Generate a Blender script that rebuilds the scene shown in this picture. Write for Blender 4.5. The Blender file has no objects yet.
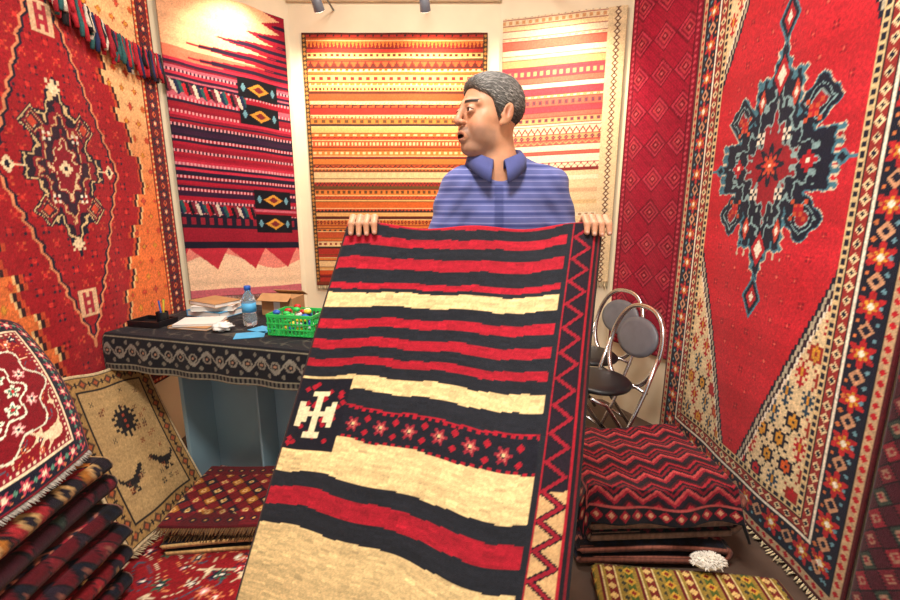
import bpy, numpy as np, math
from mathutils import Vector, Matrix
rng=np.random.default_rng(7)
sc=bpy.context.scene
try:
    sc.view_settings.view_transform='Standard'
    sc.view_settings.look='None'
except Exception as e: print(e)

# ------------------------------------------------------------------ helpers
def lin(c):
    c=np.clip(np.asarray(c,float),0,1)
    return np.where(c<=.04045,c/12.92,((c+.055)/1.055)**2.4)
def H(s): return tuple(int(s[i:i+2],16)/255 for i in (0,2,4))
def link(ob,parent=None):
    sc.collection.objects.link(ob)
    if parent: ob.parent=parent
    return ob
def empty(name,loc=(0,0,0),rz=0):
    e=bpy.data.objects.new(name,None); e.location=loc; e.rotation_euler=(0,0,rz); e.empty_display_size=.1
    return link(e)
def quadmesh(name,V,Q,C=None,mat=None,parent=None,smooth=True):
    V=np.ascontiguousarray(V,dtype=np.float32).reshape(-1,3); Q=np.ascontiguousarray(Q,dtype=np.int32).reshape(-1,4)
    me=bpy.data.meshes.new(name)
    me.vertices.add(len(V)); me.vertices.foreach_set('co',V.ravel())
    me.loops.add(Q.size); me.loops.foreach_set('vertex_index',Q.ravel())
    me.polygons.add(len(Q)); me.polygons.foreach_set('loop_start',np.arange(0,Q.size,4,dtype=np.int32))
    try: me.polygons.foreach_set('loop_total',np.full(len(Q),4,dtype=np.int32))
    except Exception: pass
    me.update(calc_edges=True)
    me.polygons.foreach_set('use_smooth',np.full(len(Q),smooth))
    if C is not None:
        a=me.color_attributes.new('Col','FLOAT_COLOR','POINT')
        c=np.ones((len(V),4),np.float32); c[:,:3]=lin(C).reshape(-1,3); a.data.foreach_set('color',c.ravel())
    me.validate(); me.update()
    ob=bpy.data.objects.new(name,me)
    if mat: me.materials.append(mat)
    return link(ob,parent)

def nodes(m):
    m.use_nodes=True; nt=m.node_tree; return nt,nt.nodes,nt.links,nt.nodes['Principled BSDF']
def mat_attr(name,rough=.9,bump=.3,scale=400,var=.25,sheen=.2,vscale=60,spec=.2,sss=0,stripes=False,stretch=None):
    m=bpy.data.materials.new(name); nt,N,L,b=nodes(m)
    at=N.new('ShaderNodeAttribute'); at.attribute_name='Col'
    tc=N.new('ShaderNodeTexCoord'); src=tc.outputs['Object']
    if stretch:
        mp=N.new('ShaderNodeMapping'); mp.inputs['Scale'].default_value=stretch; L.new(src,mp.inputs['Vector']); src=mp.outputs['Vector']
    nz=N.new('ShaderNodeTexNoise'); nz.inputs['Scale'].default_value=vscale; nz.inputs['Detail'].default_value=5
    L.new(src,nz.inputs['Vector'])
    mr=N.new('ShaderNodeMapRange'); mr.inputs['From Min'].default_value=.3; mr.inputs['From Max'].default_value=.7
    mr.inputs['To Min'].default_value=1-var; mr.inputs['To Max'].default_value=1+var
    L.new(nz.outputs['Fac'],mr.inputs['Value'])
    mx=N.new('ShaderNodeVectorMath'); mx.operation='SCALE'
    col=at.outputs['Color']
    if stripes:
        sx=N.new('ShaderNodeSeparateXYZ'); L.new(tc.outputs['Object'],sx.inputs[0])
        d=N.new('ShaderNodeMath'); d.operation='DIVIDE'; L.new(sx.outputs['Z'],d.inputs[0]); d.inputs[1].default_value=.036
        fr=N.new('ShaderNodeMath'); fr.operation='FRACT'; L.new(d.outputs[0],fr.inputs[0])
        cr=N.new('ShaderNodeValToRGB'); cr.color_ramp.interpolation='CONSTANT'
        e=cr.color_ramp.elements; e[0].position=0; e[0].color=(1,1,1,1); e[1].position=.36; e[1].color=(1,1,1,1)
        for p,c in [(.38,(2.3,2.1,1.6,1)),(.46,(1,1,1,1)),(.60,(.5,.54,.68,1)),(.80,(1,1,1,1)),(.90,(2.3,2.1,1.6,1)),(.98,(1,1,1,1))]:
            q=e.new(p); q.color=c
        L.new(fr.outputs[0],cr.inputs['Fac'])
        gt=N.new('ShaderNodeMath'); gt.operation='GREATER_THAN'; L.new(sx.outputs['Z'],gt.inputs[0]); gt.inputs[1].default_value=.98
        mm=N.new('ShaderNodeMix'); mm.data_type='RGBA'; mm.inputs['A'].default_value=(1,1,1,1)
        L.new(gt.outputs[0],mm.inputs['Factor']); L.new(cr.outputs['Color'],mm.inputs['B'])
        vm=N.new('ShaderNodeVectorMath'); vm.operation='MULTIPLY'; L.new(col,vm.inputs[0]); L.new(mm.outputs['Result'],vm.inputs[1]); col=vm.outputs['Vector']
    L.new(col,mx.inputs[0]); L.new(mr.outputs['Result'],mx.inputs['Scale'])
    L.new(mx.outputs['Vector'],b.inputs['Base Color'])
    b.inputs['Roughness'].default_value=rough; b.inputs['Specular IOR Level'].default_value=spec
    b.inputs['Sheen Weight'].default_value=sheen
    if sss:
        b.inputs['Subsurface Weight'].default_value=sss; b.inputs['Subsurface Scale'].default_value=.01
    n2=N.new('ShaderNodeTexNoise'); n2.inputs['Scale'].default_value=scale; n2.inputs['Detail'].default_value=3
    L.new(src,n2.inputs['Vector'])
    bp=N.new('ShaderNodeBump'); bp.inputs['Strength'].default_value=bump; bp.inputs['Distance'].default_value=.003
    L.new(n2.outputs['Fac'],bp.inputs['Height']); L.new(bp.outputs['Normal'],b.inputs['Normal'])
    return m
def mat_plain(name,col,rough=.5,metal=0,var=.08,scale=20,bump=.05,trans=0,spec=.5,emit=0):
    m=bpy.data.materials.new(name); nt,N,L,b=nodes(m)
    tc=N.new('ShaderNodeTexCoord'); nz=N.new('ShaderNodeTexNoise'); nz.inputs['Scale'].default_value=scale; nz.inputs['Detail'].default_value=4
    L.new(tc.outputs['Object'],nz.inputs['Vector'])
    cr=N.new('ShaderNodeValToRGB'); c=lin(col)
    cr.color_ramp.elements[0].position=.3; cr.color_ramp.elements[1].position=.7
    cr.color_ramp.elements[0].color=(*np.clip(c*(1-var),0,1),1); cr.color_ramp.elements[1].color=(*np.clip(c*(1+var),0,1),1)
    L.new(nz.outputs['Fac'],cr.inputs['Fac']); L.new(cr.outputs['Color'],b.inputs['Base Color'])
    b.inputs['Roughness'].default_value=rough; b.inputs['Metallic'].default_value=metal
    b.inputs['Transmission Weight'].default_value=trans; b.inputs['Specular IOR Level'].default_value=spec
    if emit:
        b.inputs['Emission Color'].default_value=(*c,1); b.inputs['Emission Strength'].default_value=emit
    bp=N.new('ShaderNodeBump'); bp.inputs['Strength'].default_value=bump; bp.inputs['Distance'].default_value=.002
    L.new(nz.outputs['Fac'],bp.inputs['Height']); L.new(bp.outputs['Normal'],b.inputs['Normal'])
    return m
M_pile=mat_attr('wool_pile',.95,.6,350,.18,.10,90)
M_kil=mat_attr('flat_weave',.9,.4,500,.12,.06,120)
M_wall=mat_plain('painted_plaster',H('ead9ba'),.85,var=.05,scale=6,bump=.2)
M_ceil=mat_plain('ceiling_paint',H('efe6d6'),.9,var=.03,scale=5)
M_floor=mat_plain('floor_tile',H('5c4a40'),.5,var=.2,scale=9)
M_chrome=mat_plain('chrome_tube',H('c8cacf'),.22,1,var=.03)
M_black=mat_plain('black_vinyl',H('17171b'),.4,var=.2)
M_greyv=mat_plain('grey_vinyl',H('62646c'),.35,var=.1)
M_wood=mat_plain('dark_wood',H('4a3022'),.5,var=.25,scale=12)
M_blue=mat_plain('blue_grey_panel',H('86a3b0'),.5,var=.08,scale=4)
M_green=mat_plain('green_plastic',H('2fbf5a'),.35)
M_card=mat_plain('cardboard',H('b58a5c'),.85,var=.12)
M_white=mat_plain('white_paper',H('e8e6e0'),.7,var=.03)
M_bpap=mat_plain('blue_paper',H('4fa8d8'),.6,var=.08)
M_red=mat_plain('red_plastic',H('c02a2a'),.4)
M_yel=mat_plain('yellow_plastic',H('e8c33a'),.4)
M_cap=mat_plain('blue_cap',H('2a62c0'),.4)
M_pet=mat_plain('clear_pet',H('e4f2fa'),.08,trans=.85,var=.01)
M_skin=mat_attr('skin',.48,.14,300,.10,.0,45,.4,sss=.08)
M_hair=mat_attr('grey_hair',.6,.6,9,.35,.0,6,.3,stretch=(8,45,45))
M_cloth=mat_attr('cotton_clothes',.85,.2,500,.06,.1,30)
M_shirt=mat_attr('striped_cotton',.85,.2,500,.06,.1,30,stripes=True)
M_eye=mat_attr('eye_surface',.12,.0,100,.0,0,10,.5)
M_lamp=mat_plain('lamp_diffuser',H('fff4e0'),.5,emit=4)

# ---- small mesh builder
class B:
    def __init__(s): s.v=[];s.f=[];s.m=[];s.mats=[]
    def add(s,V,F,mat):
        o=len(s.v); s.v+= [tuple(map(float,p)) for p in V]
        if mat not in s.mats: s.mats.append(mat)
        k=s.mats.index(mat)
        for f in F: s.f.append(tuple(i+o for i in f)); s.m.append(k)
    def box(s,c,d,mat,rz=0,tilt=0):
        V=[];R=Matrix.Rotation(rz,3,'Z')@Matrix.Rotation(tilt,3,'X')
        for x in(-1,1):
            for y in(-1,1):
                for z in(-1,1): V.append(Vector(c)+R@Vector((x*d[0]/2,y*d[1]/2,z*d[2]/2)))
        s.add(V,[(0,1,3,2),(4,6,7,5),(0,4,5,1),(2,3,7,6),(0,2,6,4),(1,5,7,3)],mat)
    def tube(s,P,r,mat,closed=False,n=10):
        P=[Vector(p) for p in P]; m=len(P); rr=r if hasattr(r,'__len__') else [r]*m
        V=[];F=[];up=None
        for i,p in enumerate(P):
            if closed: t=(P[(i+1)%m]-P[i-1]).normalized()
            else: t=(P[min(i+1,m-1)]-P[max(i-1,0)]).normalized()
            if up is None:
                up=Vector((0,0,1)) if abs(t.z)<.9 else Vector((1,0,0))
            a=(up-t*up.dot(t)).normalized(); up=a; b=t.cross(a)
            for k in range(n):
                an=2*math.pi*k/n; V.append(p+(a*math.cos(an)+b*math.sin(an))*rr[i])
        for i in range(m if closed else m-1):
            j=(i+1)%m
            for k in range(n): F.append((i*n+k,i*n+(k+1)%n,j*n+(k+1)%n,j*n+k))
        if not closed:
            F.append(tuple(range(n))[::-1]); F.append(tuple((m-1)*n+k for k in range(n)))
        s.add(V,F,mat)
    def lathe(s,prof,c,mat,n=24):
        V=[];F=[];m=len(prof)
        for (r,z) in prof:
            for k in range(n):
                a=2*math.pi*k/n; V.append((c[0]+r*math.cos(a),c[1]+r*math.sin(a),c[2]+z))
        for i in range(m-1):
            for k in range(n): F.append((i*n+k,i*n+(k+1)%n,(i+1)*n+(k+1)%n,(i+1)*n+k))
        F.append(tuple(range(n))[::-1]); F.append(tuple((m-1)*n+k for k in range(n)))
        s.add(V,F,mat)
    def ell(s,c,r,mat,n=14,m=8):
        prof=[(max(1e-4,math.sin(math.pi*i/m)),-math.cos(math.pi*i/m)) for i in range(m+1)]
        V=[];F=[]
        for (a,z) in prof:
            for k in range(n):
                t=2*math.pi*k/n; V.append((c[0]+r[0]*a*math.cos(t),c[1]+r[1]*a*math.sin(t),c[2]+r[2]*z))
        for i in range(m):
            for k in range(n): F.append((i*n+k,i*n+(k+1)%n,(i+1)*n+(k+1)%n,(i+1)*n+k))
        s.add(V,F,mat)
    def make(s,name,parent=None,smooth=True,bevel=0,loc=(0,0,0),rz=0):
        me=bpy.data.meshes.new(name); me.from_pydata(s.v,[],s.f)
        for m in s.mats: me.materials.append(m)
        me.polygons.foreach_set('material_index',s.m)
        me.polygons.foreach_set('use_smooth',[smooth]*len(s.f)); me.update()
        ob=bpy.data.objects.new(name,me); ob.location=loc; ob.rotation_euler=(0,0,rz); link(ob,parent)
        if bevel:
            bm=ob.modifiers.new('Bevel','BEVEL'); bm.width=bevel; bm.segments=2; bm.limit_method='ANGLE'
        return ob

# ------------------------------------------------------------------ carpet canvas
CRE=H('e3cfa6');RED=H('b8202e');CRI=H('8e1528');NAV=H('1a1e34');BLK=H('1c1820');ORG=H('d8672e');PEA=H('e8a878')
LBL=H('6f9aa8');MUS=H('d19a3a');PNK=H('c8566a');BRN=H('5c3324');GRN=H('3c5a48');WHT=H('efe6d4');TAN=H('b3936a')
class Cv:
    def __init__(s,w,h,cell,bg):
        s.cell=cell; s.W=int(round(w/cell)); s.H=int(round(h/cell)); s.w=s.W*cell; s.h=s.H*cell
        s.X,s.Y=np.meshgrid((np.arange(s.W)+.5)*cell,(np.arange(s.H)+.5)*cell)
        s.I=np.empty((s.H,s.W,3)); s.I[:]=bg
        s.d=np.minimum(np.minimum(s.X,s.w-s.X),np.minimum(s.Y,s.h-s.Y))
        vert=np.minimum(s.X,s.w-s.X)<=np.minimum(s.Y,s.h-s.Y)
        s.t=np.where(vert,s.Y-s.h/2,s.X-s.w/2)
    def p(s,m,c): s.I[m]=c
    def win(s,cx,cy,r):
        c=s.cell; x0=max(0,int((cx-r)/c)); x1=min(s.W,int((cx+r)/c)+2); y0=max(0,int((cy-r)/c)); y1=min(s.H,int((cy+r)/c)+2)
        if x1<=x0 or y1<=y0: return np.zeros((1,1,3)),np.full((1,1),9.),np.full((1,1),9.)
        return s.I[y0:y1,x0:x1],s.X[y0:y1,x0:x1]-cx,s.Y[y0:y1,x0:x1]-cy
    def fl(s,cx,cy,r,c1,c2,c3,n=8):
        I,x,y=s.win(cx,cy,r); R=np.hypot(x,y); th=np.arctan2(y,x); pt=r*(.75+.25*np.cos(n*th))
        I[R<pt]=c1; I[R<.6*pt]=c2; I[R<.25*r]=c3
    def dia(s,cx,cy,rx,ry,c):
        I,x,y=s.win(cx,cy,max(rx,ry)); I[abs(x)/rx+abs(y)/ry<1]=c
    def rect(s,x0,y0,x1,y1,c): s.I[(s.X>=x0)&(s.X<x1)&(s.Y>=y0)&(s.Y<y1)]=c
    def bmp(s,cx,cy,rows,sx,c,c2=None,flip=False):
        hh=len(rows); ww=max(len(r) for r in rows)
        I,x,y=s.win(cx,cy,max(hh,ww)*sx*.6)
        i=np.floor(x/sx+ww/2).astype(int); j=np.floor(hh/2-y/sx).astype(int)
        if flip: i=ww-1-i
        ok=(i>=0)&(i<ww)&(j>=0)&(j<hh); A=np.zeros((hh,ww),int)
        for a,r in enumerate(rows):
            for b,ch in enumerate(r): A[a,b]={'#':1,'o':2}.get(ch,0)
        v=np.zeros(i.shape,int); v[ok]=A[j[ok],i[ok]]
        I[v==1]=c
        if c2 is not None: I[v==2]=c2
    def fr(s,a,b,c): s.I[(s.d>=a)&(s.d<b)]=c
    def fm(s,dc,per,r,c,kind='dia',c2=None,off=0):
        t=s.t+off; k=np.round(t/per); tt=t-k*per; dd=s.d-dc
        if kind=='dia': q=(abs(tt)+abs(dd))/r
        elif kind=='fl':
            R=np.hypot(tt,dd); q=R/(r*(.75+.25*np.cos(6*np.arctan2(dd,tt))))
        elif kind=='sq': q=np.maximum(abs(tt),abs(dd))/r
        elif kind=='cross': q=np.where((abs(tt)<r*.3)|(abs(dd)<r*.3),np.maximum(abs(tt),abs(dd))/r,9)
        m=q<1
        s.I[m]=c
        if c2 is not None: s.I[q<.5]=c2
    def band(s,y0,y1,bg,kind='plain',c=None,c2=None,p=.05,x0=-1,x1=99):
        R=(s.Y>=y0)&(s.Y<y1)&(s.X>=x0)&(s.X<x1)
        s.I[R]=bg; yy=(s.Y-y0)/(y1-y0)-.5; f=(s.X/p)%1; tri=abs(f-.5)*2
        if kind=='zig': s.I[R&(abs(yy-(tri-.5)*.7)<.16)]=c
        if kind=='dia':
            q=tri+abs(yy)*2; s.I[R&(q<.85)]=c
            if c2 is not None: s.I[R&(q<.4)]=c2
        if kind=='dash': s.I[R&(f<.5)&(abs(yy)<.28)]=c
        if kind=='tri': s.I[R&(yy<tri-.5)]=c
        if kind=='hook': s.I[R&(((f<.25)|((f<.75)&(yy>.2)))&(abs(yy)<.4))]=c
    def out(s,ab=.07,kn=.06,seed=1,gm=1.12):
        r=np.random.default_rng(seed)
        a=np.convolve(r.normal(0,1,s.H+12),np.ones(6)/6,'same')[6:6+s.H]
        I=np.clip(s.I,.001,1)**gm
        I=I*(1+ab*a[:,None,None])*(1+kn*.7*r.normal(0,1,(s.H,s.W,1)))
        big=np.sin(s.X*5+seed)+np.sin(s.Y*4.1+seed*2)
        I=I*(1+.03*big[...,None])
        return np.clip(I,0.01,1)
def trimask(s,per): return abs(((s/per)%1)-.5)*2

def cloth(name,img,cell,fn,thick=.007,back=False,mat=None,parent=None,fr=None):
    Hh,W=img.shape[:2]
    X,Y=np.meshgrid((np.arange(W)+.5)*cell,(np.arange(Hh)+.5)*cell)
    P=np.stack(fn(X,Y),-1)
    n=np.cross(np.gradient(P,axis=1),np.gradient(P,axis=0)); n/=np.linalg.norm(n,axis=-1,keepdims=True)+1e-12
    idx=np.arange(Hh*W).reshape(Hh,W)
    Q=np.stack([idx[:-1,:-1],idx[:-1,1:],idx[1:,1:],idx[1:,:-1]],-1).reshape(-1,4)
    ring=np.concatenate([idx[0,:],idx[1:,-1],idx[-1,-2::-1],idx[-2:0:-1,0]])
    Vf=P.reshape(-1,3); Nf=n.reshape(-1,3); C=img.reshape(-1,3)
    Vs=[Vf];Cs=[C];Qs=[Q]; N0=len(Vf)
    if back:
        Vs.append(Vf-Nf*thick); Cs.append(C*.8); Qs.append(Q[:,::-1]+N0)
        rb=ring+N0; r2=np.roll(ring,-1); rb2=np.roll(rb,-1)
    else:
        Vs.append(Vf[ring]-Nf[ring]*thick); Cs.append(C[ring]*.7); rb=np.arange(len(ring))+N0; r2=np.roll(ring,-1); rb2=np.roll(rb,-1)
    Qs.append(np.stack([ring,rb,rb2,r2],-1))
    base=sum(len(v) for v in Vs)
    if fr:
        for side,ln,col,sp,dv in fr:
            row=idx[0,:] if side=='b' else idx[-1,:] if side=='t' else idx[:,0] if side=='l' else idx[:,-1]
            step=max(1,int(sp/cell)); rows=row[::step]
            r=np.random.default_rng(3)
            tdir=Vf[row[-1]]-Vf[row[0]]; tdir/=np.linalg.norm(tdir)
            for i in rows:
                p=Vf[i]-Nf[i]*thick*.5; d=np.array(dv,float)+tdir*r.normal(0,.15)+Nf[i]*r.normal(0,.1); d/=np.linalg.norm(d)
                l=ln*r.uniform(.75,1.1); w=sp*.33; nn=Nf[i]
                v=[]
                for k,(f,ww) in enumerate([(0,1),(.5,1.1),(1,.5)]):
                    q=p+d*l*f
                    v+= [q-tdir*w*ww,q+nn*w*ww,q+tdir*w*ww,q-nn*w*ww]
                Vs.append(np.array(v)); Cs.append(np.array([col]*12)*r.uniform(.8,1.05))
                qs=[]
                for k in range(2):
                    for j in range(4): qs.append([base+k*4+j,base+k*4+(j+1)%4,base+k*4+4+(j+1)%4,base+k*4+4+j])
                qs.append([base+8,base+9,base+10,base+11]); Qs.append(np.array(qs)); base+=12
    return quadmesh(name,np.concatenate(Vs),np.concatenate(Qs),np.concatenate(Cs),mat or M_pile,parent)

def hang(a,b,z0,amp=.006,ph=0,k=14,off=0,skew=0):
    a=np.array(a,float); b=np.array(b,float); L=np.linalg.norm(b-a); u=(b-a)/L; n=np.array([u[1],-u[0]])
    def fn(X,Y):
        w=amp*(np.sin(X*k+ph)+.5*np.sin(X*k*2.3+ph*2+Y*1.5))*(1.0-.3*np.clip(Y,0,1))+off
        return a[0]+u[0]*X+n[0]*w, a[1]+u[1]*X+n[1]*w, z0+Y+skew*X+0*X
    return fn

# ------------------------------------------------------------------ room
def wallbox(name,a,b,z0,z1,th=.08,mat=M_wall):
    a=Vector((*a,0)); b=Vector((*b,0)); u=(b-a).normalized(); n=Vector((-u.y,u.x,0))
    V=[a,b,b+n*th,a+n*th]; V=[(p.x,p.y,z0) for p in V]+[(p.x,p.y,z1) for p in V]
    x=B(); x.add(V,[(3,2,1,0),(4,5,6,7),(0,1,5,4),(1,2,6,5),(2,3,7,6),(3,0,4,7)],mat)
    return x.make(name,smooth=False)
ZC=3.06
pts=[(-1.58,-1.2),(-1.58,2.6),(-1.02,3.14),(.32,3.14),(1.08,2.97),(1.3,2.54),(1.3,-1.2)]
for nm,i in [('wall_left',0),('wall_back_left',1),('wall_back',2),('wall_back_right',3),('wall_right_corner',4),('wall_right',5)]:
    wallbox(nm,pts[i],pts[i+1],0,ZC)
x=B(); x.box((-.14,1,-.03),(3.3,4.6,.06),M_floor); x.make('floor',smooth=False)
x=B(); x.box((-.14,1,ZC+.03),(3.3,4.6,.06),M_ceil); x.make('ceiling',smooth=False)
x=B(); x.box((-.35,3.125,2.62),(1.34,.03,.07),M_wall); x.make('trim_1',smooth=False,bevel=.006)

# ------------------------------------------------------------------ RUG: right wall
def big_right():
    c=Cv(1.28,2.96,.0055,CRE); w=c.w; cx=w/2; cy=1.48
    x=c.X-cx; y=c.Y-cy; q=.024
    ys=np.floor(abs(y)/q)*q
    hw=np.clip(.43*(1.32-ys)/(1.32-.24),0,.40)
    hw=np.where(hw>0,hw,-1)
    r=np.random.default_rng(4)
    for j in range(28):
        for i in range(9):
            px=.27+i*.092+(j%2)*.046; py=.27+j*.092
            k=r.integers(0,4); cc=[RED,NAV,H('2c4a60'),H('a03428')][k]
            if k%2==0: c.bmp(px,py,["..#..","#.#.#",".#o#.","##o##",".#o#.","#.#.#","..#..",".###.","..#.."],.0110,cc,MUS)
            else:
                c.bmp(px,py,["#..#..#",".##o##.",".#ooo#.","##o#o##",".#ooo#.",".##o##.","#..#..#"],.0115,cc,[ORG,RED,MUS][r.integers(0,3)])
            c.rect(px-.003,py-.052,px+.003,py-.042,GRN)
    d=abs(x)-hw
    c.p(d<.050,WHT); c.p(d<.042,H('3a2430')); c.p(d<.030,H('b8b09a')); c.p(d<.018,NAV)
    c.p((d<.006),RED)
    m=d<.006
    c.I[m]=np.array(H('c22634'))*(1+.07*np.sin(c.Y[m]*23)[:,None]*np.array([.5,1,1]))
    for j in range(-14,15):
        for i in range(-4,5):
            px=cx+i*.09+(j%2)*.045; py=cy+j*.085
            hh=.43*(1.32-abs(py-cy))/(1.08)
            if abs(px-cx)<min(hh,.40)-.05:
                c.bmp(px,py,["#.#",".o.","#.#"],.008,H('951a2a'),H('d86a5a'))
    tri=trimask(c.Y+10-cy,.046)*.09+trimask(c.X+10-cx,.046)*.09
    xq=abs(x); yq=abs(y)
    f=np.minimum.reduce([xq/.33+yq/.15, xq/.15+yq/.46, np.maximum(xq/.20,yq/.17), np.maximum(xq/.12,yq/.31),np.maximum(xq/.29,yq/.10),(abs(xq-.21)+abs(yq-.20))/.10+.12])+tri
    c.p(f<1.20,H('d8cdb4')); c.p(f<1.17,H('4f8496')); c.p(f<1.10,NAV)
    c.p((f<.86)&(f>.80),H('8fb0b4')); c.p((f<.60),H('9ab4b4')); c.p(f<.54,H('a01c2c'))
    for sx in(-1,1):
        c.bmp(cx+sx*.2,cy,["..#..",".###.","##o##",".###.","..#.."],.016,RED,WHT); c.dia(cx+sx*.335,cy,.035,.03,H('4f8496')); c.dia(cx+sx*.335,cy,.02,.018,NAV)
        c.rect(cx+min(sx*.36,sx*.40),cy-.006,cx+max(sx*.36,sx*.40),cy+.006,H('4f8496'))
        for sy in(-1,1):
            c.bmp(cx+sx*.19,cy+sy*.17,["#...#",".#o#.",".ooo.",".#o#.","#...#"],.015,H('c85a3a'),RED)
            c.bmp(cx+sx*.075,cy+sy*.11,["#.#",".#.","#.#"],.014,WHT)
            c.dia(cx+sx*.095,cy+sy*.25,.022,.05,H('c8503a')); c.dia(cx+sx*.095,cy+sy*.25,.010,.024,WHT)
    for sy in(-1,1):
        c.dia(cx,cy+sy*.33,.045,.07,RED); c.dia(cx,cy+sy*.33,.025,.04,WHT)
        for rr,col in [(.075,H('4f8496')),(.062,NAV),(.04,RED),(.018,WHT)]: c.dia(cx,cy+sy*.53,rr*.8,rr*1.25,col)
    c.fl(cx,cy,.085,NAV,RED,WHT,8); c.bmp(cx,cy,["#.#.#",".###.","##o##",".###.","#.#.#"],.014,H('d8603a'),WHT)
    c.fr(0,.245,WHT)
    c.fr(0,.018,H('5a1822')); c.fr(.018,.05,H('c2a684')); c.fm(.034,.035,.013,RED,'dia')
    c.fr(.05,.057,BLK); c.fr(.057,.162,H('1b1e32'))
    c.fm(.11,.15,.050,H('b62a30'),'fl',MUS); c.fm(.11,.15,.030,H('c89a78'),'dia',NAV,off=.075); c.fm(.078,.05,.009,LBL,'dia'); c.fm(.143,.05,.009,H('c87a4a'),'dia')
    c.fm(.11,.15,.014,WHT,'dia')
    c.fr(.162,.17,WHT); c.fr(.17,.176,BLK); c.fr(.176,.215,H('9a3430')); c.fm(.195,.045,.018,CRE,'dia',NAV)
    c.fr(.215,.221,BLK); c.fr(.221,.245,H('d9c294')); c.fm(.233,.03,.009,NAV,'sq')
    return c
c=big_right()
cloth('large_persian_rug',c.out(.05,.07,2),c.cell,hang((1.262,2.49),(1.262,1.21),.02,.005,1,9),fr=[('b',.03,CRE,.012,(-.3,0,-.15))])

# ------------------------------------------------------------------ RUG: left wall
def big_left():
    c=Cv(1.36,2.5,.0055,H('d9843f')); cx=c.w/2; cy=1.07
    c.I[:]=np.array(H('dd7c42'))
    g=np.clip((c.Y-cy)/.5+.3,0,1)[...,None]; c.I=c.I*(1-g)+np.array(H('e6bb88'))*g
    x=c.X-cx; y=c.Y-cy; ys=np.floor(abs(y)/.03)*.03
    for j in range(40):
        for i in range(14):
            px=.15+i*.085+(j%2)*.042; py=.12+j*.075
            c.bmp(px,py,["..#..",".#o#.","#ooo#",".#o#.","..#.."],.008,[H('b8502c'),H('a84a34'),H('c07a34')][(i+j)%3],[MUS,H('c85038')][j%2])
    def HW(yy): return .43*(1.16-abs(yy))/1.16
    hw=HW(ys)+.022*np.sign(np.sin(ys*42)); d=abs(x)-hw
    c.p(d<.042,H('e8c28a')); c.p(d<.03,H('3a1c22')); c.p(d<.014,H('c05030')); c.p(d<0,H('a01a26'))
    r=np.random.default_rng(5)
    for j in range(-17,18):
        for i in range(-6,7):
            px=cx+i*.07+(j%2)*.035; py=cy+j*.058
            if abs(px-cx)<HW(py-cy)-.03:
                c.bmp(px,py,["#..#",".oo.",".oo.","#..#"],.008,[H('5e1220'),H('c8583a'),H('2a2436')][r.integers(0,3)],H('c83a34'))
    d2=abs(x)/.29+abs(y)/.72+.05*trimask(c.Y,.06)
    c.p((d2<1.06)&(d2>1.02),H('d89068')); c.p((d2<1.02)&(d2>.98),NAV)
    xq=abs(x);yq=abs(y); tri=trimask(c.Y+10-cy,.045)*.09+trimask(c.X+10-cx,.045)*.09
    f=np.minimum.reduce([xq/.15+yq/.31,np.maximum(xq/.11,yq/.19),np.maximum(xq/.17,yq/.045),(abs(xq-.11)+abs(yq-.16))/.07+.15])+tri
    c.p(f<1.22,NAV);c.p(f<1.13,H('d8c090'));c.p(f<1.06,H('2c1e30'));c.p(f<.93,H('8e2030'));c.p((f<.80)&(f>.75),H('d0ac80'));c.p((f<.73)&(f>.55),H('3a2434')); c.p((f<.5)&(f>.45),H('dfc9a0'))
    for sx in(-1,1):
        for sy in(-1,1): c.bmp(cx+sx*.065,cy+sy*.12,["#.#",".o.","#.#"],.011,WHT,RED); c.dia(cx+sx*.115,cy+sy*.16,.022,.022,H('c85038'))
    c.bmp(cx,cy,["..#..",".###.","##o##",".###.","..#.."],.013,H('e6d3ae'),NAV)
    c.bmp(cx,cy+.30,["#.#.#",".###.","#####",".###.","..#.."],.012,H('e6d3ae'))
    c.bmp(cx,cy-.30,["..#..",".###.","#####",".###.","#.#.#"],.012,H('e6d3ae'))
    m=(abs(y)<.005)&(xq>.17)&(xq<.25); c.p(m,H('e6d3ae'))
    for sx in(-1,1): c.dia(cx+sx*.24,cy,.025,.035,H('e6d3ae')); c.dia(cx+sx*.24,cy,.012,.018,NAV)
    for sy in(-1,1):
        c.rect(cx-.045,cy+sy*.55-.06,cx+.045,cy+sy*.55+.06,H('dab894')); c.bmp(cx,cy+sy*.55,["#.#","###","#.#","###","#.#"],.018,H('a83040'))
    c.fr(0,.13,H('6c1622')); c.fr(0,.012,H('2a1a22')); c.fr(.012,.028,H('b8382e')); c.fm(.020,.026,.007,H('e0b080'),'dia')
    c.fr(.028,.034,BLK); c.fm(.068,.09,.034,H('26283c'),'fl',H('c85038')); c.fm(.068,.09,.010,H('e6c8a0'),'dia'); c.fm(.068,.09,.017,H('d06a40'),'dia',NAV,off=.045)
    c.fr(.103,.108,BLK); c.fr(.108,.124,H('c9552f')); c.fm(.116,.026,.008,H('e8c88a'),'dia'); c.fr(.124,.13,BLK)
    return c
c=big_left()
cloth('orange_persian_rug',c.out(.06,.08,3),c.cell,hang((-1.545,1.2),(-1.545,2.56),.42,.006,.5,10))

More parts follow.
